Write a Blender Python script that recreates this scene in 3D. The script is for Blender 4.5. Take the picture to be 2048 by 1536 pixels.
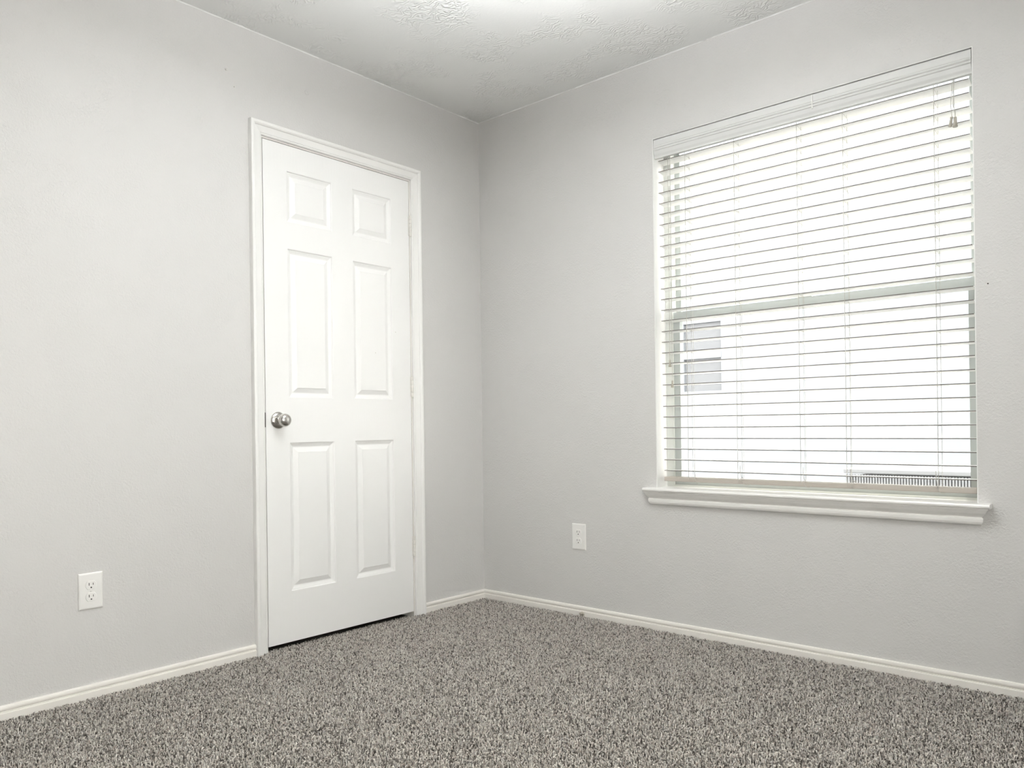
import bpy, bmesh, math, random
import numpy as np
from mathutils import Vector, Matrix

for o in list(bpy.data.objects):
    bpy.data.objects.remove(o)
S = bpy.context.scene
COL = S.collection

# ------------------------------------------------------------------ camera
CAM = Vector((2.7604, -2.9145, 0.8771))
YAW, ROLL, FPX, SYPX = math.radians(41.2508), math.radians(-0.75), 1554.1393, 83.6512
fwd = Vector((-math.sin(YAW), math.cos(YAW), 0))
rgt = Vector((math.cos(YAW), math.sin(YAW), 0))
up = Vector((0, 0, 1))
r2 = rgt * math.cos(ROLL) + up * math.sin(ROLL)
u2 = -rgt * math.sin(ROLL) + up * math.cos(ROLL)
cd = bpy.data.cameras.new('camera')
cd.sensor_fit = 'HORIZONTAL'
cd.sensor_width = 36.0
cd.lens = 36.0 * FPX / 2048.0
cd.shift_y = SYPX / 2048.0
cd.clip_start = 0.05
cam = bpy.data.objects.new('camera', cd)
COL.objects.link(cam)
cam.matrix_world = Matrix(((r2.x, u2.x, -fwd.x, CAM.x), (r2.y, u2.y, -fwd.y, CAM.y), (r2.z, u2.z, -fwd.z, CAM.z), (0, 0, 0, 1)))
S.camera = cam

# ------------------------------------------------------------------ world, exposure
w = bpy.data.worlds.new('overcast_sky')
S.world = w
w.use_nodes = True
bg = w.node_tree.nodes['Background']
bg.inputs[0].default_value = (1.0, 0.95, 0.90, 1)
bg.inputs[1].default_value = 7.8
S.view_settings.view_transform = 'Standard'
S.view_settings.look = 'None'
S.view_settings.gamma = 1
S.view_settings.use_curve_mapping = False
S.view_settings.exposure = 0.33
FILL_LAMP_STRENGTH = 315.0
FILL_LAMP = Vector((1.52, -1.44, 2.06))

# ------------------------------------------------------------------ materials
def mat(name, color, rough=0.5, metal=0.0, spec=0.5):
    m = bpy.data.materials.new(name)
    m.use_nodes = True
    b = m.node_tree.nodes['Principled BSDF']
    b.inputs['Base Color'].default_value = (*color, 1)
    b.inputs['Roughness'].default_value = rough
    b.inputs['Metallic'].default_value = metal
    b.inputs['Specular IOR Level'].default_value = spec
    return m, m.node_tree, b

def nd(t, kind, **kw):
    n = t.nodes.new(kind)
    for k, v in kw.items():
        if k.startswith('i_'):
            n.inputs[k[2:].replace('_', ' ')].default_value = v
        else:
            setattr(n, k, v)
    return n

def coords(t):
    return nd(t, 'ShaderNodeTexCoord').outputs['Object']

def ramp(t, src, stops):
    r = nd(t, 'ShaderNodeValToRGB')
    e = r.color_ramp.elements
    while len(e) < len(stops):
        e.new(0.5)
    for k, (p, c) in enumerate(stops):
        e[k].position = p
        e[k].color = (*c, 1) if len(c) == 3 else c
    t.links.new(src, r.inputs[0])
    return r.outputs[0]

def bump(t, b, src, strength, dist):
    n = nd(t, 'ShaderNodeBump')
    n.inputs['Strength'].default_value = strength
    n.inputs['Distance'].default_value = dist
    t.links.new(src, n.inputs['Height'])
    t.links.new(n.outputs[0], b.inputs['Normal'])

def noise(t, co, scale, detail=2, rough=0.5, dist=0.0):
    n = nd(t, 'ShaderNodeTexNoise')
    n.inputs['Scale'].default_value = scale
    n.inputs['Detail'].default_value = detail
    n.inputs['Roughness'].default_value = rough
    n.inputs['Distortion'].default_value = dist
    t.links.new(co, n.inputs['Vector'])
    return n.outputs['Fac']

def math_n(t, op, a, b):
    n = nd(t, 'ShaderNodeMath', operation=op)
    for k, v in enumerate((a, b)):
        if isinstance(v, (int, float)):
            n.inputs[k].default_value = v
        else:
            t.links.new(v, n.inputs[k])
    return n.outputs[0]

# wall paint: satin light grey over a fine orange-peel texture
M_WALL, t, b = mat('wall_paint', (0.66, 0.650, 0.640), 0.48, 0, 0.4)
co = coords(t)
n1 = noise(t, co, 135, 2, 0.5, 0.6)
n2 = noise(t, co, 9, 2)
amp = ramp(t, n2, [(0.35, (0.25,) * 3), (0.65, (1,) * 3)])
bump(t, b, math_n(t, 'MULTIPLY', n1, amp), 0.50, 0.004)

# ceiling: matt white, brushed / stomped texture in patches
M_CEIL, t, b = mat('ceiling_paint', (0.89, 0.895, 0.885), 0.7, 0, 0.3)
co = coords(t)
wv = nd(t, 'ShaderNodeTexWave', wave_type='RINGS')
wv.inputs['Scale'].default_value = 14
wv.inputs['Distortion'].default_value = 22
wv.inputs['Detail'].default_value = 2
wv.inputs['Detail Scale'].default_value = 1.3
t.links.new(co, wv.inputs['Vector'])
patch = ramp(t, noise(t, co, 4.2, 2), [(0.47, (0, 0, 0)), (0.60, (1, 1, 1))])
fine = noise(t, co, 120, 2)
h = math_n(t, 'ADD', math_n(t, 'MULTIPLY', wv.outputs['Fac'], patch), math_n(t, 'MULTIPLY', fine, 0.15))
bump(t, b, h, 0.55, 0.004)

M_DOOR, t, b = mat('door_paint', (0.90, 0.898, 0.89), 0.33, 0, 0.6)
mp = nd(t, 'ShaderNodeMapping')
mp.inputs['Scale'].default_value = (60, 60, 2.2)
t.links.new(coords(t), mp.inputs['Vector'])
bump(t, b, noise(t, mp.outputs[0], 3, 3, 0.6, 0.8), 0.12, 0.002)

M_TRIM, t, b = mat('trim_paint', (0.86, 0.835, 0.79), 0.35, 0, 0.5)
bump(t, b, noise(t, coords(t), 60, 2), 0.06, 0.002)
M_CASING, t, b = mat('casing_paint', (0.87, 0.865, 0.85), 0.33, 0, 0.5)
bump(t, b, noise(t, coords(t), 50, 2), 0.05, 0.002)
M_JAMB, t, b = mat('jamb_paint', (0.84, 0.82, 0.78), 0.4)
bump(t, b, noise(t, coords(t), 50, 2), 0.05, 0.002)
M_SILL, t, b = mat('sill_paint', (0.90, 0.89, 0.87), 0.3)
bump(t, b, noise(t, coords(t), 40, 2), 0.05, 0.002)
M_REVEAL, t, b = mat('reveal_paint', (0.84, 0.84, 0.83), 0.5)
bump(t, b, noise(t, coords(t), 150, 2), 0.15, 0.002)
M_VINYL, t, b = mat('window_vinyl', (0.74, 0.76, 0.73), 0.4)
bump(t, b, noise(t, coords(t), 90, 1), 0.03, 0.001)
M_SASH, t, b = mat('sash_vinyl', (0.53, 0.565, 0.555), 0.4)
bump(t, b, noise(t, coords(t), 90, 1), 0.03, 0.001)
M_SLAT, t, b = mat('blind_vinyl', (0.90, 0.90, 0.89), 0.4)
bump(t, b, noise(t, coords(t), 80, 1), 0.03, 0.001)
tl = nd(t, 'ShaderNodeBsdfTranslucent')
tl.inputs[0].default_value = (0.90, 0.90, 0.88, 1)
mx = nd(t, 'ShaderNodeMixShader')
mx.inputs[0].default_value = 0.28
t.links.new(b.outputs[0], mx.inputs[1])
t.links.new(tl.outputs[0], mx.inputs[2])
t.links.new(mx.outputs[0], t.nodes['Material Output'].inputs[0])
M_EDGE, t, b = mat('shaded_slat_edge', (0.15, 0.135, 0.125), 0.7)  # shade on the slat edges, put into the colour as dark grey
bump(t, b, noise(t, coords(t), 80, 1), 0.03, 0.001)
M_RAIL, t, b = mat('blind_rail', (0.46, 0.42, 0.375), 0.45)
bump(t, b, noise(t, coords(t), 80, 1), 0.03, 0.001)
M_VAL, t, b = mat('valance_vinyl', (0.70, 0.70, 0.69), 0.45)
bump(t, b, noise(t, coords(t), 80, 1), 0.03, 0.001)
M_CORD, t, b = mat('blind_cord', (0.50, 0.485, 0.45), 0.8)
bump(t, b, noise(t, coords(t), 900, 1), 0.2, 0.001)
M_TASSEL, t, b = mat('tassel_plastic', (0.42, 0.39, 0.33), 0.4)
bump(t, b, noise(t, coords(t), 200, 1), 0.05, 0.001)
M_PLATE, t, b = mat('outlet_plastic', (0.86, 0.85, 0.83), 0.28)
bump(t, b, noise(t, coords(t), 100, 1), 0.02, 0.001)
M_SLOT, t, b = mat('slot_dark', (0.012, 0.011, 0.010), 0.7)
bump(t, b, noise(t, coords(t), 300, 1), 0.05, 0.001)
M_NICKEL, t, b = mat('brushed_nickel', (0.62, 0.60, 0.57), 0.22, 1.0)
mp = nd(t, 'ShaderNodeMapping')
mp.inputs['Scale'].default_value = (20, 400, 400)
t.links.new(coords(t), mp.inputs['Vector'])
bump(t, b, noise(t, mp.outputs[0], 3, 2), 0.05, 0.001)
M_BRONZE, t, b = mat('dark_strike_metal', (0.05, 0.045, 0.04), 0.45, 0.8)
bump(t, b, noise(t, coords(t), 300, 1), 0.05, 0.001)
M_STOP, t, b = mat('tarnished_brass', (0.62, 0.59, 0.52), 0.3, 1.0)
bump(t, b, noise(t, coords(t), 300, 1), 0.05, 0.001)
M_SUB, t, b = mat('carpet_backing', (0.10, 0.092, 0.085), 0.95, 0, 0.1)
bump(t, b, noise(t, coords(t), 260, 2), 0.8, 0.006)
M_EXTW, t, b = mat('neighbour_siding', (0.195, 0.212, 0.235), 0.8, 0, 0.2)
bump(t, b, noise(t, coords(t), 20, 2), 0.1, 0.01)
M_EXTG, t, b = mat('neighbour_window_glass', (0.125, 0.132, 0.145), 0.5, 0, 0.2)
bump(t, b, noise(t, coords(t), 30, 2), 0.05, 0.01)
M_GRND, t, b = mat('pale_concrete', (0.34, 0.33, 0.32), 0.9, 0, 0.2)
bump(t, b, noise(t, coords(t), 15, 4), 0.3, 0.01)
M_AC, t, b = mat('unit_paint', (0.22, 0.23, 0.245), 0.6, 0, 0.2)
bump(t, b, noise(t, coords(t), 60, 1), 0.03, 0.001)
M_ACD, t, b = mat('unit_core', (0.17, 0.17, 0.18), 0.7, 0, 0.2)
bump(t, b, noise(t, coords(t), 90, 1), 0.2, 0.002)

# carpet yarn: taupe / grey strands, one tone for each tuft
M_YARN, t, b = mat('carpet_yarn', (0.4, 0.37, 0.33), 0.95, 0, 0.15)
oi = nd(t, 'ShaderNodeAttribute', attribute_name='yarn_tone')
colr = ramp(t, oi.outputs['Fac'], [
    (0.00, (0.10, 0.088, 0.080)), (0.18, (0.28, 0.255, 0.23)), (0.38, (0.56, 0.52, 0.475)),
    (0.58, (0.72, 0.675, 0.62)), (0.70, (0.46, 0.44, 0.42)), (0.86, (0.88, 0.84, 0.78)), (1.0, (0.42, 0.35, 0.31))])
t.links.new(colr, b.inputs['Base Color'])

# glass: clear pane, thin sheen
M_GLASS = bpy.data.materials.new('window_glass')
M_GLASS.use_nodes = True
t = M_GLASS.node_tree
t.nodes.clear()
out = nd(t, 'ShaderNodeOutputMaterial')
mix = nd(t, 'ShaderNodeMixShader')
mix.inputs[0].default_value = 0.05
tr = nd(t, 'ShaderNodeBsdfTransparent')
tr.inputs[0].default_value = (0.97, 0.985, 0.975, 1)
gl = nd(t, 'ShaderNodeBsdfGlossy')
gl.inputs['Roughness'].default_value = 0.02
t.links.new(tr.outputs[0], mix.inputs[1])
t.links.new(gl.outputs[0], mix.inputs[2])
t.links.new(mix.outputs[0], out.inputs[0])

M_GLOBE = bpy.data.materials.new('fill_uplight_glass')
M_GLOBE.use_nodes = True
t = M_GLOBE.node_tree
b = t.nodes['Principled BSDF']
b.inputs['Base Color'].default_value = (0.9, 0.9, 0.88, 1)
b.inputs['Emission Color'].default_value = (0.965, 0.985, 1.0, 1)
b.inputs['Emission Strength'].default_value = FILL_LAMP_STRENGTH

# ------------------------------------------------------------------ mesh helpers
class MB:
    def __init__(s):
        s.v, s.f = [], []

    def add(s, vs, fs):
        n = len(s.v)
        s.v += [tuple(p) for p in vs]
        s.f += [tuple(i + n for i in f) for f in fs]
        return s

    def box(s, x0, x1, y0, y1, z0, z1):
        return s.add([(x0, y0, z0), (x1, y0, z0), (x1, y1, z0), (x0, y1, z0), (x0, y0, z1), (x1, y0, z1), (x1, y1, z1), (x0, y1, z1)],
                     [(0, 3, 2, 1), (4, 5, 6, 7), (0, 1, 5, 4), (1, 2, 6, 5), (2, 3, 7, 6), (3, 0, 4, 7)])

    def loft(s, rings, closed=True, caps=True):
        """rings: list of equally long point lists"""
        n = len(rings[0])
        vs = [p for r in rings for p in r]
        fs = []
        for k in range(len(rings) - 1):
            for i in range(n if closed else n - 1):
                j = (i + 1) % n
                fs.append((k * n + i, k * n + j, (k + 1) * n + j, (k + 1) * n + i))
        if caps:
            fs.append(tuple(range(n - 1, -1, -1)))
            fs.append(tuple((len(rings) - 1) * n + i for i in range(n)))
        return s.add(vs, fs)

    def lathe(s, prof, org, axis, n=24):
        """prof: (radius, distance along axis)"""
        a = Vector(axis).normalized()
        u = a.orthogonal().normalized()
        v = a.cross(u)
        o = Vector(org)
        rings = []
        for r, d in prof:
            rings.append([tuple(o + a * d + (u * math.cos(2 * math.pi * k / n) + v * math.sin(2 * math.pi * k / n)) * max(r, 1e-5)) for k in range(n)])
        return s.loft(rings)

    def tube(s, pts, r, n=5):
        P = [Vector(p) for p in pts]
        rings = []
        for k, p in enumerate(P):
            d = (P[min(k + 1, len(P) - 1)] - P[max(k - 1, 0)]).normalized()
            u = d.cross(Vector((0.31, 0.87, 0.38))).normalized()
            v = d.cross(u)
            rings.append([tuple(p + (u * math.cos(2 * math.pi * i / n) + v * math.sin(2 * math.pi * i / n)) * r) for i in range(n)])
        return s.loft(rings)

def obj(name, mb, material, parent=None, origin=None, bevel=0, smooth=False, kind=None):
    off = Vector((0, 0, 0))
    if parent is not None:
        off = world_loc(parent)
    loc = Vector(origin) if origin is not None else off
    me = bpy.data.meshes.new(name)
    me.from_pydata([tuple(Vector(p) - loc) for p in mb.v], [], mb.f)
    bm = bmesh.new()
    bm.from_mesh(me)
    bmesh.ops.recalc_face_normals(bm, faces=bm.faces)
    if bevel:
        bmesh.ops.bevel(bm, geom=list(bm.edges), offset=bevel, segments=2, affect='EDGES', profile=0.5, clamp_overlap=True)
    bm.to_mesh(me)
    bm.free()
    if smooth:
        for p in me.polygons:
            p.use_smooth = True
        try:
            me.set_sharp_from_angle(angle=math.radians(40))
        except Exception:
            pass
    me.materials.append(material)
    o = bpy.data.objects.new(name, me)
    COL.objects.link(o)
    if parent is not None:
        o.parent = parent
        o.location = loc - off
    else:
        o.location = loc
    if kind:
        o['kind'] = kind
    return o

def world_loc(o):
    p = Vector(o.location)
    while o.parent is not None:
        o = o.parent
        p += Vector(o.location)
    return p

def empty(name, loc, kind=None, label=None, cat=None, group=None):
    o = bpy.data.objects.new(name, None)
    o.empty_display_size = 0.05
    COL.objects.link(o)
    o.location = loc
    tag(o, label, cat, group, kind)
    return o

def tag(o, label=None, cat=None, group=None, kind=None):
    if label: o['label'] = label
    if cat: o['category'] = cat
    if group: o['group'] = group
    if kind: o['kind'] = kind
    return o

# ------------------------------------------------------------------ room dimensions (metres; corner at the origin)
RX, RY, H, FZ = 3.30, -3.40, 2.44, -0.016       # left wall x = 0, window wall y = 0
TW = 0.16
# door (distances s = -y from the corner)
DR, DL, DB, DT = 0.4833, 1.2440, 0.0130, 2.0288
# window opening
WL, WR, WB, WT = 1.0260, 2.2287, 0.589, 2.1000

# ------------------------------------------------------------------ shell
fl = obj('floor', MB().box(-0.16, RX + 0.1, RY - 0.1, 0.16, -0.12, FZ), M_SUB, origin=(RX / 2, RY / 2, FZ))
tag(fl, 'floor under the speckled grey carpet', None, kind='structure')
ce = obj('ceiling', MB().box(-0.16, RX + 0.1, RY - 0.1, 0.16, H, H + 0.12), M_CEIL, origin=(RX / 2, RY / 2, H))
tag(ce, 'white ceiling with brushed texture patches', None, kind='structure')

NR, NL, NT = DR - 0.021, DL + 0.021, DT + 0.021  # rough opening of the door
m = MB()
m.box(-TW, 0, -NR, 0.0, FZ, H)
m.box(-TW, 0, RY, -NL, FZ, H)
m.box(-TW, 0, -NL, -NR, NT, H)
m.box(-TW, -0.13, -NL, -NR, FZ, NT)
wl = obj('wall_left', m, M_WALL, origin=(0, RY / 2, FZ))
tag(wl, 'light grey textured wall with the white door', None, kind='structure')
m = MB()
m.box(-TW, WL, 0, TW, FZ, H)
m.box(WR, RX, 0, TW, FZ, H)
m.box(WL, WR, 0, TW, WT, H)
m.box(WL, WR, 0, TW, FZ, WB)
wr = obj('wall_right', m, M_WALL, origin=(RX / 2, 0, FZ))
tag(wr, 'light grey wall with the window', None, kind='structure')
wb = obj('wall_back', MB().box(-TW, RX + 0.1, RY - 0.1, RY, FZ, H), M_WALL, origin=(RX / 2, RY, FZ), kind='structure')
# added window in the unseen side wall, lets in fill daylight
VY0, VY1, VZ0, VZ1 = -3.30, -1.75, 0.50, 2.06
m = MB()
m.box(RX, RX + 0.12, RY, VY0, FZ, H).box(RX, RX + 0.12, VY1, 0.16, FZ, H).box(RX, RX + 0.12, VY0, VY1, FZ, VZ0).box(RX, RX + 0.12, VY0, VY1, VZ1, H)
we = obj('wall_side', m, M_WALL, origin=(RX, RY / 2, FZ), kind='structure')
w2 = empty('fill_window', (RX + 0.08, (VY0 + VY1) / 2, VZ0), kind='structure', label='added two pane window for fill daylight in the unseen side wall')
m = MB()
m.box(RX + 0.06, RX + 0.11, VY0, VY0 + 0.04, VZ0, VZ1).box(RX + 0.06, RX + 0.11, VY1 - 0.04, VY1, VZ0, VZ1)
m.box(RX + 0.06, RX + 0.11, VY0 + 0.04, VY1 - 0.04, VZ0, VZ0 + 0.04).box(RX + 0.06, RX + 0.11, VY0 + 0.04, VY1 - 0.04, VZ1 - 0.04, VZ1)
m.box(RX + 0.06, RX + 0.11, VY0 + 0.04, VY1 - 0.04, 1.34, 1.38)
f2 = obj('window_frame', m, M_VINYL, w2)  # frame of the added fill window
obj('pane', MB().box(RX + 0.085, RX + 0.088, VY0 + 0.04, VY1 - 0.04, VZ0 + 0.04, 1.34), M_GLASS, f2)
obj('pane', MB().box(RX + 0.085, RX + 0.088, VY0 + 0.04, VY1 - 0.04, 1.38, VZ1 - 0.04), M_GLASS, f2)  # pane of the added fill window

# paint bead along the ceiling line
def wavy_bead(name, pts_fn, length, seed):
    rnd = random.Random(seed)
    n = int(length / 0.04)
    rings = []
    for k in range(n + 1):
        d = length * k / n
        a = 0.0035 * rnd.uniform(0.55, 1.15)
        c = 0.0035 * rnd.uniform(0.55, 1.15)
        rings.append(pts_fn(d, a, c))
    o = obj(name, MB().loft(rings), M_CEIL)
    tag(o, kind='structure')
    return o
wavy_bead('trim_1', lambda d, a, c: [(0, -d, H), (a, -d, H), (0, -d, H - c)], 3.4, 1)
wavy_bead('trim_2', lambda d, a, c: [(d, 0, H), (d, 0, H - c), (d, -a, H)], 3.3, 2)

# baseboards
BP = [(0, FZ), (0.0125, FZ), (0.0125, 0.0145), (0.0115, 0.0165), (0.0085, 0.0175), (0.0090, 0.0195), (0.0075, 0.0205), (0.0080, 0.0225),
      (0.0105, 0.0250), (0.0110, 0.0300), (0.0095, 0.0350), (0.0060, 0.0380), (0, 0.0382)]
CW = 0.052                                       # casing width
CR0, CL0, CT0 = DR - 0.0085, DL + 0.0085, DT + 0.0090   # casing inner edges
bb = empty('baseboard_left', (0, -1.7, FZ), kind='structure', label='cream moulded baseboard on the door wall')
obj('board', MB().loft([[(p, -(CL0 + CW), z) for p, z in BP], [(p, RY, z) for p, z in BP]]), M_TRIM, bb)
obj('board', MB().loft([[(p, -p, z) for p, z in BP], [(p, -(CR0 - CW), z) for p, z in BP]]), M_TRIM, bb)
b2 = obj('baseboard_right', MB().loft([[(p, -p, z) for p, z in BP], [(RX, -p, z) for p, z in BP]]), M_TRIM, origin=(1.6, 0, FZ))
tag(b2, 'cream moulded baseboard under the window', None, kind='structure')

# ------------------------------------------------------------------ door
door = empty('door_1', (0, -(DL + DR) / 2, FZ), kind='structure', label='white six panel door with round nickel knob')
SC = [DR, 0.5905, 0.8100, 0.9175, 1.1370, DL]
ZC = [DB, 0.2170, 0.8215, 1.0040, 1.6100, 1.7180, 1.9260, DT]
m = MB()
for i in range(5):
    for j in range(7):
        if i in (1, 3) and j in (1, 3, 5):
            continue
        m.add([(0, -SC[i], ZC[j]), (0, -SC[i + 1], ZC[j]), (0, -SC[i + 1], ZC[j + 1]), (0, -SC[i], ZC[j + 1])], [(0, 1, 2, 3)])
X = -0.035
m.add([(0, -DR, DB), (0, -DL, DB), (0, -DL, DT), (0, -DR, DT), (X, -DR, DB), (X, -DL, DB), (X, -DL, DT), (X, -DR, DT)],
      [(0, 1, 5, 4), (1, 2, 6, 5), (2, 3, 7, 6), (3, 0, 4, 7), (4, 5, 6, 7)])
leaf = obj('leaf', m, M_DOOR, door)
RINGS = [(0, 0), (0.0025, -0.0012), (0.0045, -0.0042), (0.0075, -0.0050), (0.0130, -0.0078), (0.0185, -0.0100), (0.0210, -0.0100),
         (0.0235, -0.0092), (0.0390, -0.0030), (0.0405, -0.0018), (0.0430, -0.0018)]
for i in (1, 3):
    for j in (1, 3, 5):
        a0, a1, c0, c1 = SC[i], SC[i + 1], ZC[j], ZC[j + 1]
        rings = [[(d, -(a0 + q), c0 + q), (d, -(a1 - q), c0 + q), (d, -(a1 - q), c1 - q), (d, -(a0 + q), c1 - q)] for q, d in RINGS]
        m = MB()
        m.loft(rings, caps=False)
        k = len(m.v) - 4
        m.f.append((k, k + 1, k + 2, k + 3))
        obj('panel', m, M_DOOR, leaf)
# jamb
g = 0.0030
m = MB().box(-0.13, 0, -(DR - g), -NR, FZ, NT)
obj('jamb', m, M_JAMB, door)
obj('jamb', MB().box(-0.13, 0, -NL, -(DL + g), FZ, NT), M_JAMB, door)
obj('jamb', MB().box(-0.13, 0, -(DL + g), -(DR - g), DT + g, NT), M_JAMB, door)
# casing: mitred moulding
CPF = [(0, 0), (0, 0.0070), (0.0020, 0.0100), (0.0060, 0.0112), (0.0075, 0.0100), (0.0090, 0.0118), (0.0260, 0.0155), (0.0330, 0.0170),
       (0.0350, 0.0205), (0.0400, 0.0240), (0.0470, 0.0245), (0.0505, 0.0230), (0.0520, 0.0200), (0.0520, 0)]
obj('casing', MB().loft([[(t_, -(CL0 + u), FZ) for u, t_ in CPF], [(t_, -(CL0 + u), CT0 + u) for u, t_ in CPF]]), M_CASING, door)
obj('casing', MB().loft([[(t_, -(CR0 - u), FZ) for u, t_ in CPF], [(t_, -(CR0 - u), CT0 + u) for u, t_ in CPF]]), M_CASING, door)
obj('casing', MB().loft([[(t_, -(CL0 + u), CT0 + u) for u, t_ in CPF], [(t_, -(CR0 - u), CT0 + u) for u, t_ in CPF]]), M_CASING, door)
# hinges: painted knuckles with pins
for zc in (1.8200, 1.0670, 0.3190):
    hs = 0.4815
    m = MB()
    z0 = zc - 0.046
    for k in range(5):
        a = z0 + k * 0.0184
        m.lathe([(0.0001, 0), (0.0055, 0.0004), (0.0062, 0.0014), (0.0062, 0.0166), (0.0055, 0.0176), (0.0001, 0.0178)], (0.0075, -hs, a), (0, 0, 1), 12)
    hg = obj('hinge', m, M_JAMB, door, smooth=True)
    m = MB()
    m.lathe([(0.0001, -0.004), (0.0035, -0.0035), (0.0042, -0.001), (0.0035, 0.0)], (0.0075, -hs, z0), (0, 0, 1), 10)
    m.lathe([(0.0035, 0.0), (0.0045, 0.001), (0.0042, 0.003), (0.0001, 0.0045)], (0.0075, -hs, z0 + 0.0918), (0, 0, 1), 10)
    obj('hinge_pin', m, M_JAMB, hg, smooth=True)
    obj('hinge_plate', MB().box(-0.001, 0.0012, -(hs + 0.006), -(hs - 0.001), z0, z0 + 0.092), M_JAMB, hg)
# knob
KS, KZ = 1.1895, 0.9114
kb = obj('knob', MB().lathe([(0.0001, 0.010), (0.0130, 0.010), (0.0118, 0.020), (0.0125, 0.027), (0.0180, 0.031), (0.0232, 0.037), (0.0258, 0.044), (0.0262, 0.050),
                             (0.0245, 0.057), (0.0205, 0.0625), (0.0140, 0.0660), (0.0070, 0.0675), (0.0001, 0.0680)], (0, -KS, KZ), (1, 0, 0), 32), M_NICKEL, door, smooth=True)
tag(kb, 'round brushed nickel knob')
obj('rose', MB().lathe([(0.0338, 0.0002), (0.0343, 0.0020), (0.0335, 0.0040), (0.0300, 0.0075), (0.0230, 0.0105), (0.0150, 0.0125), (0.0001, 0.0130)], (0, -KS, KZ), (1, 0, 0), 32), M_NICKEL, kb, smooth=True)
obj('strike_plate', MB().box(-0.025, 0.0015, -(DL + 0.0045), -(DL + 0.0012), 0.884, 0.9425), M_BRONZE, door, bevel=0.0005)

# ------------------------------------------------------------------ window
win = empty('window_1', ((WL + WR) / 2, 0.08, WB), kind='structure', label='single hung window with white sill behind open blinds')
FY0, FY1 = 0.088, 0.150
SILL_T = 0.6050
# painted reveal lining of the opening
lin = 0.003
obj('reveal', MB().box(WL, WL + lin, 0.0006, FY1, SILL_T, WT), M_REVEAL, win)
obj('reveal', MB().box(WR - lin, WR, 0.0006, FY1, SILL_T, WT), M_REVEAL, win)
obj('reveal', MB().box(WL + lin, WR - lin, 0.0006, FY1, WT - lin, WT), M_REVEAL, win)
X0, X1, Z0, Z1 = WL + lin, WR - lin, SILL_T, WT - lin

def ring(x0, x1, z0, z1, y0, y1, w_, wb_=None, wt_=None, wr_=None):
    wr_ = w_ if wr_ is None else wr_
    wb_ = w_ if wb_ is None else wb_
    wt_ = w_ if wt_ is None else wt_
    m_ = MB()
    m_.box(x0, x0 + w_, y0, y1, z0, z1)
    m_.box(x1 - wr_, x1, y0, y1, z0, z1)
    m_.box(x0 + w_, x1 - wr_, y0, y1, z0, z0 + wb_)
    m_.box(x0 + w_, x1 - wr_, y0, y1, z1 - wt_, z1)
    return m_
obj('window_frame', ring(X0, X1, Z0, Z1, FY0, FY1, 0.034, 0.008, 0.010, 0.006), M_VINYL, win)
fx0, fx1, fz0, fz1 = X0 + 0.034, X1 - 0.006, Z0 + 0.008, Z1 - 0.010
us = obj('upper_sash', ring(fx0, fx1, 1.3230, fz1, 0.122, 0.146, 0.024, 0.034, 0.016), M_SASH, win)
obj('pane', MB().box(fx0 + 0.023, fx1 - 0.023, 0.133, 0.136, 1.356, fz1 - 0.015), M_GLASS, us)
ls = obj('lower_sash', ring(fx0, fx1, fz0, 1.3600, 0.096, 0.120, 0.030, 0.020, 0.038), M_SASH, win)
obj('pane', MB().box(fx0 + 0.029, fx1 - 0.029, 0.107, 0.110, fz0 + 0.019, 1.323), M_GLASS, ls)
obj('sash_lock', MB().box(1.60, 1.66, 0.100, 0.118, 1.360, 1.368).box(1.618, 1.642, 0.094, 0.112, 1.368, 1.376), M_VINYL, win, bevel=0.002)
# stool (inner sill board) with rounded nose and ears, apron moulding below
m = MB()
NP = [(0.0, SILL_T - 0.0155), (-0.038, SILL_T - 0.0155), (-0.0425, SILL_T - 0.0140), (-0.0450, SILL_T - 0.0100), (-0.0450, SILL_T - 0.0055), (-0.0425, SILL_T - 0.0015), (-0.038, SILL_T), (0.0, SILL_T)]
m.loft([[(0.980, y, z) for y, z in NP], [(2.268, y, z) for y, z in NP]])
m.box(WL, WR, 0.0, FY0 + 0.02, SILL_T - 0.0155, SILL_T)
obj('sill', m, M_SILL, win)
AP = [(0.0, 0.5895), (-0.0350, 0.5895), (-0.0350, 0.5850), (-0.0325, 0.5835), (-0.0310, 0.5800), (-0.0275, 0.5725), (-0.0225, 0.5660), (-0.0180, 0.5610), (-0.0175, 0.5585),
      (-0.0200, 0.5570), (-0.0205, 0.5520), (-0.0195, 0.5440), (-0.0165, 0.5375), (-0.0125, 0.5345), (0.0, 0.5335)]
def apx(y, z, side):
    q = -y
    return (1.0170 - q * 1.08) if side == 0 else (2.2230 + q * 1.10)
obj('apron', MB().loft([[(apx(y, z, 0), y, z) for y, z in AP], [(apx(y, z, 1), y, z) for y, z in AP]]), M_SILL, win)

# ------------------------------------------------------------------ blind
NS = 30
ZT, ZBOT = 2.0030, 0.6770
PITCH = (ZT - ZBOT) / (NS - 1)
blind = empty('window_blind', ((WL + WR) / 2, 0.049, 0.63), label='white horizontal slat blind hanging open in the window', cat='blind')
def lean(z):
    return 0.012 * (ZT - z) / (ZT - ZBOT)
SL0, SL1, SY0, SY1 = 1.0390, 2.2120, 0.024, 0.074
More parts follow.
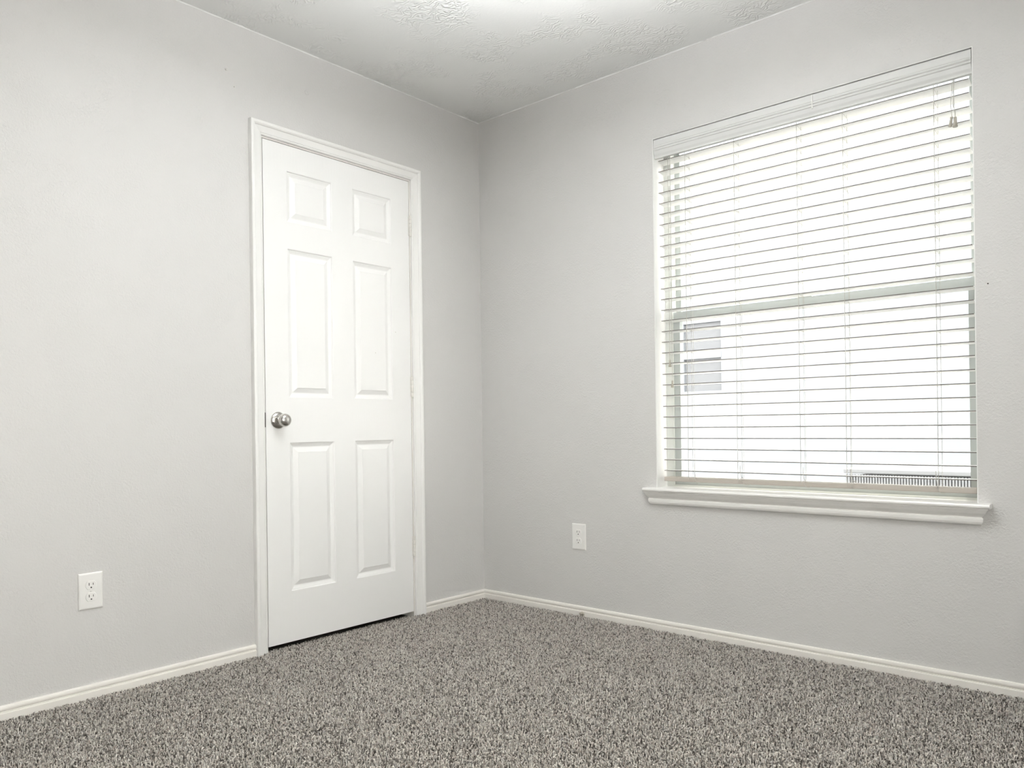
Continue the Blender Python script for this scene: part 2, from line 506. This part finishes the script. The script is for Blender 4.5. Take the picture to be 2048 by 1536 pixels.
# one slat: thin, slightly crowned, shared mesh
npf = 6
sec = []
for k in range(npf + 1):
    f_ = k / npf
    sec.append((-0.025 + 0.05 * f_, 0.0015 + 0.0012 * math.sin(math.pi * f_)))
sec2 = sec + [(y, z - 0.0031) for y, z in reversed(sec)]
half = (SL1 - SL0) / 2
slat_mesh = None
for i in range(NS):
    z = ZT - i * PITCH
    c = Vector(((SL0 + SL1) / 2 + lean(z), (SY0 + SY1) / 2, z))
    if slat_mesh is None:
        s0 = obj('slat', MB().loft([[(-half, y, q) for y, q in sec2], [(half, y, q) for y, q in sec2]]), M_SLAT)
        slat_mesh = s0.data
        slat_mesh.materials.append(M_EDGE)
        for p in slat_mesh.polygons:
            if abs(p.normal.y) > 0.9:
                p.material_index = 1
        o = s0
    else:
        o = bpy.data.objects.new('slat', slat_mesh)
        COL.objects.link(o)
    o.parent = blind
    o.location = c - Vector(blind.location)
    tilt = math.radians(8.0 * (1 - i / (NS - 1)))
    o.rotation_euler = (-tilt, 0, 0)
obj('headrail', MB().box(1.036, 2.219, 0.024, 0.074, 2.043, 2.093), M_SLAT, blind, bevel=0.002)
# valance with beaded moulding
VF = [(2.0965, -0.0050), (2.0945, -0.0085), (2.0900, -0.0095), (2.0700, -0.0095), (2.0670, -0.0080), (2.0645, -0.0110), (2.0610, -0.0118), (2.0580, -0.0085), (2.0560, -0.0080),
      (2.0540, -0.0105), (2.0505, -0.0112), (2.0475, -0.0080), (2.0440, -0.0078), (2.0330, -0.0060), (2.0240, -0.0025), (2.0200, -0.0020), (2.0180, -0.0040), (2.0160, -0.0035),
      (2.0150, 0.0010), (2.0150, 0.0080), (2.0965, 0.0080)]
va = obj('valance', MB().loft([[(1.0310, y + 0.0115, z - 0.0015) for z, y in VF], [(2.2235, y + 0.0115, z - 0.0015) for z, y in VF]]), M_VAL, blind)
obj('valance_clip', MB().box(1.7050, 1.7085, -0.0012, 0.0060, 2.040, 2.0930), M_PLATE, va)
# bottom rail
x0 = SL0 + lean(0.63)
RP = [(0.022, 0.634), (0.024, 0.632), (0.074, 0.632), (0.076, 0.634), (0.076, 0.648), (0.074, 0.650), (0.024, 0.651), (0.022, 0.649)]
br = obj('bottom_rail', MB().loft([[(x0, y, z) for y, z in RP], [(x0 + SL1 - SL0, y, z) for y, z in RP]]), M_RAIL, blind)
# ladders and lift cords
rnd = random.Random(5)
for x in (1.1670, 1.3860, 1.6390, 1.8080, 2.1080):
    m = MB()
    m.tube([(x, SY0 - 0.0022, 2.045), (x, SY0 - 0.0022, 0.640)], 0.0010, 5)
    m.tube([(x, SY1 + 0.0022, 2.045), (x, SY1 + 0.0022, 0.640)], 0.0008, 5)
    for i in range(NS):
        z = ZT - i * PITCH
        dz = 0.025 * math.tan(math.radians(8.0 * (1 - i / (NS - 1))))
        m.tube([(x, SY0 - 0.002, z + dz - 0.0022), (x, SY1 + 0.002, z - dz - 0.0022)], 0.0005, 3)
    obj('ladder_cord', m, M_CORD, blind)
    obj('lift_cord', MB().tube([(x + 0.006, 0.049, 2.045), (x + 0.006, 0.049, 0.640)], 0.0007, 5), M_CORD, blind)
# loose cord ends curling over the bottom rail
for x, wd in ((1.1950, 0.010), (1.3960, 0.026), (1.6480, 0.020), (1.8200, 0.034), (2.1000, 0.020)):
    pts = [(x, 0.0205, 0.705), (x + 0.001, 0.0200, 0.678)]
    ph = rnd.uniform(0, 6)
    for k in range(15):
        f_ = k / 14
        a = f_ * 2.3 * math.pi
        pts.append((x + wd * (f_ * 1.1 + 0.42 * math.sin(a + 0.6)) * (1 if wd < 0.03 else 1.1), 0.0185 - 0.002 * math.sin(a * 0.7), 0.662 - 0.030 * f_ + 0.0085 * math.sin(a * 1.15 + ph) * min(1, 3 * f_)))
    obj('cord_end', MB().tube(pts, 0.0011, 5), M_CORD, blind, smooth=True)
# pull cords with tassels
def tassel(x, y, ztop, ln, tx, parent, r0=0.0040, r1=0.0062):
    a = Vector((tx, 0, -1)).normalized()
    return obj('tassel', MB().lathe([(0.0006, 0), (r0 * 0.8, 0.001), (r0, 0.003), (r0 * 0.95, ln * 0.35), (r0 * 1.15, ln * 0.6), (r1, ln * 0.96), (r1 * 0.9, ln), (0.0005, ln)], (x, y, ztop), a, 12), M_TASSEL, parent, smooth=True)
for x, zt in ((1.0880, 1.1490), (1.0985, 1.0610)):
    c_ = obj('tilt_cord', MB().tube([(x, 0.0205, 2.040), (x + 0.0005, 0.019, 1.6), (x, 0.017, zt)], 0.0009, 5), M_CORD, blind)
    tassel(x, 0.017, zt, 0.030, 0.0, c_)
pc = [((2.1660, 0.0205, 2.030), (2.1630, 0.0155, 1.965), (2.1605, 0.0145, 1.930), (2.1640, 0.0145, 1.888)),
      ((2.1690, 0.0205, 2.030), (2.1670, 0.0155, 1.965), (2.1680, 0.0145, 1.925), (2.1745, 0.0135, 1.902), (2.1740, 0.0145, 1.884)),
      ((2.1710, 0.0205, 2.030), (2.1700, 0.0155, 1.970), (2.1705, 0.0145, 1.920), (2.1735, 0.0145, 1.884))]
for k, pp in enumerate(pc):
    c_ = obj('pull_cord', MB().tube(pp, 0.0010, 5), M_CORD, blind)
    if k == 0:
        tassel(2.1640, 0.0115, 1.890, 0.034, -0.16, c_, 0.0042, 0.0056)
    if k == 1:
        tassel(2.1738, 0.0115, 1.886, 0.034, 0.0, c_, 0.0055, 0.0080)

# ------------------------------------------------------------------ electrical outlets
def outlet(name, org, right, out_dir, label):
    """org: centre on the wall; right: unit vector along the wall; out_dir: unit normal"""
    e = empty(name, org, label=label, cat='outlet', group='duplex wall outlets')
    R, N, U, O = Vector(right), Vector(out_dir), Vector((0, 0, 1)), Vector(org)
    def P(a, c, d):
        return tuple(O + R * a + U * c + N * d)
    hw, hh = 0.0385, 0.0600
    prof = [(0, 0.0002), (0, 0.0022), (0.0008, 0.0040), (0.0030, 0.0056), (0.0060, 0.0062)]
    rings = [[P(-hw + q, -hh + q, d), P(hw - q, -hh + q, d), P(hw - q, hh - q, d), P(-hw + q, hh - q, d)] for q, d in prof]
    obj('cover_plate', MB().loft(rings), M_PLATE, e)
    for c0 in (0.0195, -0.0195):
        n = 32
        out_, inn = [], []
        for k in range(n):
            an = 2 * math.pi * k / n
            a, c = 0.0172 * math.cos(an), max(-0.0142, min(0.0142, 0.0172 * math.sin(an)))
            out_.append((a, c)); inn.append((a * 0.95, c * 0.95))
        ring0 = [P(a * 1.03, c0 + c * 1.03, 0.0060) for a, c in out_]
        ring1 = [P(a, c0 + c, 0.0078) for a, c in out_]
        ring2 = [P(a, c0 + c, 0.0082) for a, c in inn]
        rc = obj('receptacle', MB().loft([ring0, ring1, ring2]), M_PLATE, e)
        # dark contact slots on the receptacle face
        for a0, wd, hgt in ((-0.0064, 0.0011, 0.0044), (0.0064, 0.0009, 0.0036)):
            m_ = MB()
            rr = []
            for d in (0.0080, 0.0084):
                rr.append([P(a0 - wd, c0 + 0.0035 - hgt, d), P(a0 + wd, c0 + 0.0035 - hgt, d), P(a0 + wd, c0 + 0.0035 + hgt, d), P(a0 - wd, c0 + 0.0035 + hgt, d)])
            obj('slot', m_.loft(rr), M_SLOT, rc)
        rr = []
        for d in (0.0080, 0.0084):
            rr.append([P(0.0026 * math.cos(k * math.pi / 6), c0 - 0.0078 + (0.0026 * math.sin(k * math.pi / 6) if math.sin(k * math.pi / 6) > 0 else 0.0022 * math.sin(k * math.pi / 6)), d) for k in range(12)])
        obj('ground_hole', MB().loft(rr), M_SLOT, rc)
    sc = obj('screw', MB().lathe([(0.0034, 0.0060), (0.0034, 0.0068), (0.0022, 0.0076), (0.0001, 0.0078)], O, N, 14), M_PLATE, e, smooth=True)
    obj('slot', MB().loft([[P(-0.0028, -0.0004, d), P(0.0028, -0.0004, d), P(0.0028, 0.0004, d), P(-0.0028, 0.0004, d)] for d in (0.0074, 0.00795)]), M_TASSEL, sc)
    return e
outlet('wall_outlet', (0, -1.9020, 0.3480), (0, 1, 0), (1, 0, 0), 'white duplex outlet on the wall left of the door')
outlet('wall_outlet', (0.6110, 0, 0.3590), (1, 0, 0), (0, -1, 0), 'white duplex outlet below and left of the window')

# ------------------------------------------------------------------ small wall hardware
ds = empty('door_stop', (0.632, -0.0125, 0.005), label='small metal door stop stub on the baseboard below the window', cat='door stop')
obj('flange', MB().lathe([(0.0115, 0.0002), (0.0115, 0.0020), (0.0085, 0.0045), (0.0060, 0.0055), (0.0001, 0.0056)], (0.632, -0.0125, 0.005), (0, -1, 0), 18), M_STOP, ds, smooth=True)
obj('stub', MB().lathe([(0.0055, 0.0050), (0.0050, 0.0120), (0.0062, 0.0140), (0.0062, 0.0180), (0.0045, 0.0210), (0.0001, 0.0220)], (0.632, -0.0125, 0.005), (0, -1, 0.25), 14), M_STOP, ds, smooth=True)
wa = empty('wall_anchor', (0, -1.3950, 2.2520), label='tiny white anchor stub high on the wall above left of the door', cat='wall anchor')
obj('collar', MB().lathe([(0.0055, 0.0002), (0.0055, 0.0020), (0.0030, 0.0030), (0.0001, 0.0030)], (0, -1.3950, 2.2520), (1, 0, 0), 12), M_WALL, wa, smooth=True)
obj('stub', MB().lathe([(0.0032, 0.0025), (0.0030, 0.0100), (0.0038, 0.0120), (0.0001, 0.0130)], (0, -1.3950, 2.2520), (1, 0, -0.5), 10), M_PLATE, wa, smooth=True)
fp = obj('filler_patch', MB().lathe([(0.0110, 0.0001), (0.0100, 0.0012), (0.0060, 0.0016), (0.0045, 0.0004), (0.0001, 0.0004)], (0, -1.0345, 2.2750), (1, 0, 0), 9), M_WALL, origin=(0, -1.0345, 2.2750), smooth=True)
tag(fp, 'small round filler ring on the wall above the door', 'filler patch')
n1_ = obj('nail', MB().lathe([(0.0016, 0.0001), (0.0022, 0.0012), (0.0015, 0.0020), (0.0001, 0.0022)], (0, -1.3620, 2.1940), (1, 0, 0), 8), M_TASSEL, origin=(0, -1.3620, 2.1940))
tag(n1_, 'tiny nail in the wall above the left door corner', 'nail')
n2_ = obj('nail', MB().lathe([(0.0016, 0.0001), (0.0024, 0.0012), (0.0016, 0.0022), (0.0001, 0.0024)], (2.2640, 0, 1.3180), (0, -1, 0), 8), M_BRONZE, origin=(2.2640, 0, 1.3180))
tag(n2_, 'tiny dark nail in the wall right of the window', 'nail')
for s_, z_ in ((0.5720, 1.3154), (0.6890, 1.2137)):
    obj('nick', MB().lathe([(0.0018, 0.0001), (0.0014, 0.0006), (0.0001, 0.0007)], (0 if s_ < 0.59 else -0.0018, -s_, z_), (1, 0, 0), 6), M_TASSEL, leaf)

# ------------------------------------------------------------------ added bowl uplight, unseen above the frame, for fill bounced off the ceiling
lamp = empty('fill_uplight', (FILL_LAMP.x, FILL_LAMP.y, H), label='added white bowl uplight on a stem, unseen, bouncing fill light off the ceiling', cat='lamp')
obj('fill_canopy', MB().lathe([(0.065, 0.0), (0.065, 0.012), (0.040, 0.028), (0.010, 0.032), (0.0001, 0.032)], (FILL_LAMP.x, FILL_LAMP.y, H), (0, 0, -1), 24), M_NICKEL, lamp, smooth=True)
obj('fill_stem', MB().lathe([(0.006, 0.030), (0.006, H - FILL_LAMP.z + 0.045), (0.0001, H - FILL_LAMP.z + 0.046)], (FILL_LAMP.x, FILL_LAMP.y, H), (0, 0, -1), 12), M_NICKEL, lamp, smooth=True)
obj('fill_bowl', MB().lathe([(0.0001, -0.062), (0.050, -0.060), (0.100, -0.048), (0.140, -0.022), (0.158, 0.010), (0.164, 0.040), (0.158, 0.040), (0.150, 0.008), (0.134, -0.016), (0.096, -0.040), (0.0001, -0.050)],
                       FILL_LAMP, (0, 0, 1), 28), M_PLATE, lamp, smooth=True)
obj('fill_bulb_ring', MB().lathe([(0.128, -0.012), (0.130, 0.000), (0.110, 0.008), (0.060, 0.010), (0.030, 0.008), (0.012, 0.000), (0.012, -0.012)], FILL_LAMP, (0, 0, 1), 24), M_GLOBE, lamp, smooth=True)

# ------------------------------------------------------------------ outside
gd = obj('ground', MB().box(-9, 14, -11, 12, -0.62, -0.50), M_GRND, origin=(1, 5, -0.5))
tag(gd, 'pale ground outside the window', None, kind='structure')
nh = empty('neighbour_house', (0, 5.0, -0.5), label='white neighbouring house wall seen washed out through the window', cat='house')
m = MB()
nx0, nx1, nz0, nz1 = -1.60, -1.10, 1.215, 2.02
m.box(-8, nx0, 5.0, 5.2, -0.5, 5.2).box(nx1, 9, 5.0, 5.2, -0.5, 5.2).box(nx0, nx1, 5.0, 5.2, -0.5, nz0).box(nx0, nx1, 5.0, 5.2, nz1, 5.2)
obj('wall', m, M_EXTW, nh)
nw = obj('window_frame', ring(nx0, nx1, nz0, nz1, 5.0, 5.06, 0.022), M_EXTW, nh)
obj('pane', MB().box(nx0 + 0.022, nx1 - 0.022, 5.03, 5.04, 1.69, nz1 - 0.022), M_EXTG, nw)
obj('pane', MB().box(nx0 + 0.022, nx1 - 0.022, 5.03, 5.04, nz0 + 0.022, 1.60), M_EXTG, nw)
obj('meeting_rail', MB().box(nx0 + 0.022, nx1 - 0.022, 4.995, 5.05, 1.60, 1.69), M_EXTW, nw)
ac = empty('air_conditioner', (1.50, 2.35, -0.5), label='pale slotted air conditioning unit outside low behind the blind', cat='air conditioner')
ax0, ax1, ay0, ay1, az = 1.150, 1.880, 2.000, 2.700, 0.590
obj('core', MB().box(ax0 + 0.02, ax1 - 0.02, ay0 + 0.02, ay1 - 0.02, -0.48, az - 0.05), M_ACD, ac)
m = MB()
for k in range(46):
    x = ax0 + 0.012 + k * (ax1 - ax0 - 0.024) / 45
    m.box(x - 0.0048, x + 0.0048, ay0, ay0 + 0.012, -0.44, az - 0.035)
    y = ay0 + 0.012 + k * (ay1 - ay0 - 0.024) / 45
    m.box(ax1 - 0.012, ax1, y - 0.0048, y + 0.0048, -0.44, az - 0.035)
obj('louvres', m, M_AC, ac, kind='stuff')
obj('top_cover', MB().box(ax0 - 0.005, ax1 + 0.005, ay0 - 0.005, ay1 + 0.005, az - 0.028, az), M_AC, ac, bevel=0.006)
obj('base', MB().box(ax0 - 0.01, ax1 + 0.01, ay0 - 0.01, ay1 + 0.01, -0.50, -0.44), M_AC, ac)

# ------------------------------------------------------------------ carpet pile: bent yarn tufts, one mesh
rng = np.random.default_rng(11)
sp = 0.0051
gx, gy = np.meshgrid(np.arange(-0.03, RX - 0.002, sp), np.arange(RY + 0.002, -0.002, sp))
px = gx.ravel() + rng.uniform(-0.55, 0.55, gx.size) * sp
py = gy.ravel() + rng.uniform(-0.55, 0.55, gx.size) * sp
dx, dy = px - CAM.x, py - CAM.y
dep = dx * fwd.x + dy * fwd.y
lat = dx * rgt.x + dy * rgt.y
keep = (dep > 1.0) & (np.abs(lat) < 0.66 * dep + 0.35)
inside = (px > 0.014) & (py < -0.014)
under_door = (px > -0.03) & (px <= 0.014) & (-py > DR) & (-py < DL)
keep &= inside | under_door
px, py = px[keep], py[keep]
n = len(px)
hgt = rng.uniform(0.0095, 0.0170, n) * np.where(px < 0.014, 0.6, 1.0)
ang = rng.uniform(0, 2 * np.pi, n)
tip = np.abs(rng.normal(0.0035, 0.0050, n)).clip(0, 0.0135)
side = rng.normal(0, 0.0024, n)
ux, uy = np.cos(ang), np.sin(ang)
rad = rng.uniform(0.0014, 0.0023, n)
V = np.zeros((n, 7, 3), np.float32)
for k in range(3):
    a_ = ang + k * 2 * np.pi / 3
    V[:, k, 0] = px + np.cos(a_) * rad
    V[:, k, 1] = py + np.sin(a_) * rad
    V[:, k, 2] = FZ
    b_ = a_ + 0.7
    V[:, 3 + k, 0] = px + ux * tip * 0.45 - uy * side + np.cos(b_) * rad * 1.05
    V[:, 3 + k, 1] = py + uy * tip * 0.45 + ux * side + np.sin(b_) * rad * 1.05
    V[:, 3 + k, 2] = FZ + hgt * 0.78 - np.cos(k * 2 * np.pi / 3 + 0.7) * rad * 0.5 * (tip / 0.006)
V[:, 6, 0] = px + ux * tip
V[:, 6, 1] = py + uy * tip
V[:, 6, 2] = FZ + hgt - tip * 0.25
# keep tips off the boards
lim = (px > 0.014)
V[lim, :, 0] = np.maximum(V[lim, :, 0], 0.0128)
V[:, :, 1] = np.minimum(V[:, :, 1], -0.0128)
T = np.array([[0, 1, 4], [0, 4, 3], [1, 2, 5], [1, 5, 4], [2, 0, 3], [2, 3, 5], [3, 4, 6], [4, 5, 6], [5, 3, 6]], np.int32)
F = (T[None] + (np.arange(n, dtype=np.int32) * 7)[:, None, None]).reshape(-1)
pm = bpy.data.meshes.new('carpet')
pm.vertices.add(n * 7)
pm.vertices.foreach_set('co', V.ravel())
pm.loops.add(len(F))
pm.loops.foreach_set('vertex_index', F)
pm.polygons.add(len(F) // 3)
pm.polygons.foreach_set('loop_start', np.arange(0, len(F), 3, dtype=np.int32))
pm.update(calc_edges=True)
pm.polygons.foreach_set('use_smooth', np.ones(len(F) // 3, bool))
at = pm.attributes.new('yarn_tone', 'FLOAT', 'POINT')
at.data.foreach_set('value', np.repeat(rng.uniform(0, 1, n).astype(np.float32), 7))
pm.materials.append(M_YARN)
carpet = bpy.data.objects.new('carpet', pm)
COL.objects.link(carpet)
tag(carpet, 'speckled grey taupe twist pile carpet covering the floor', 'carpet', kind='stuff')
print('carpet tufts', n, 'triangles', len(F) // 3)
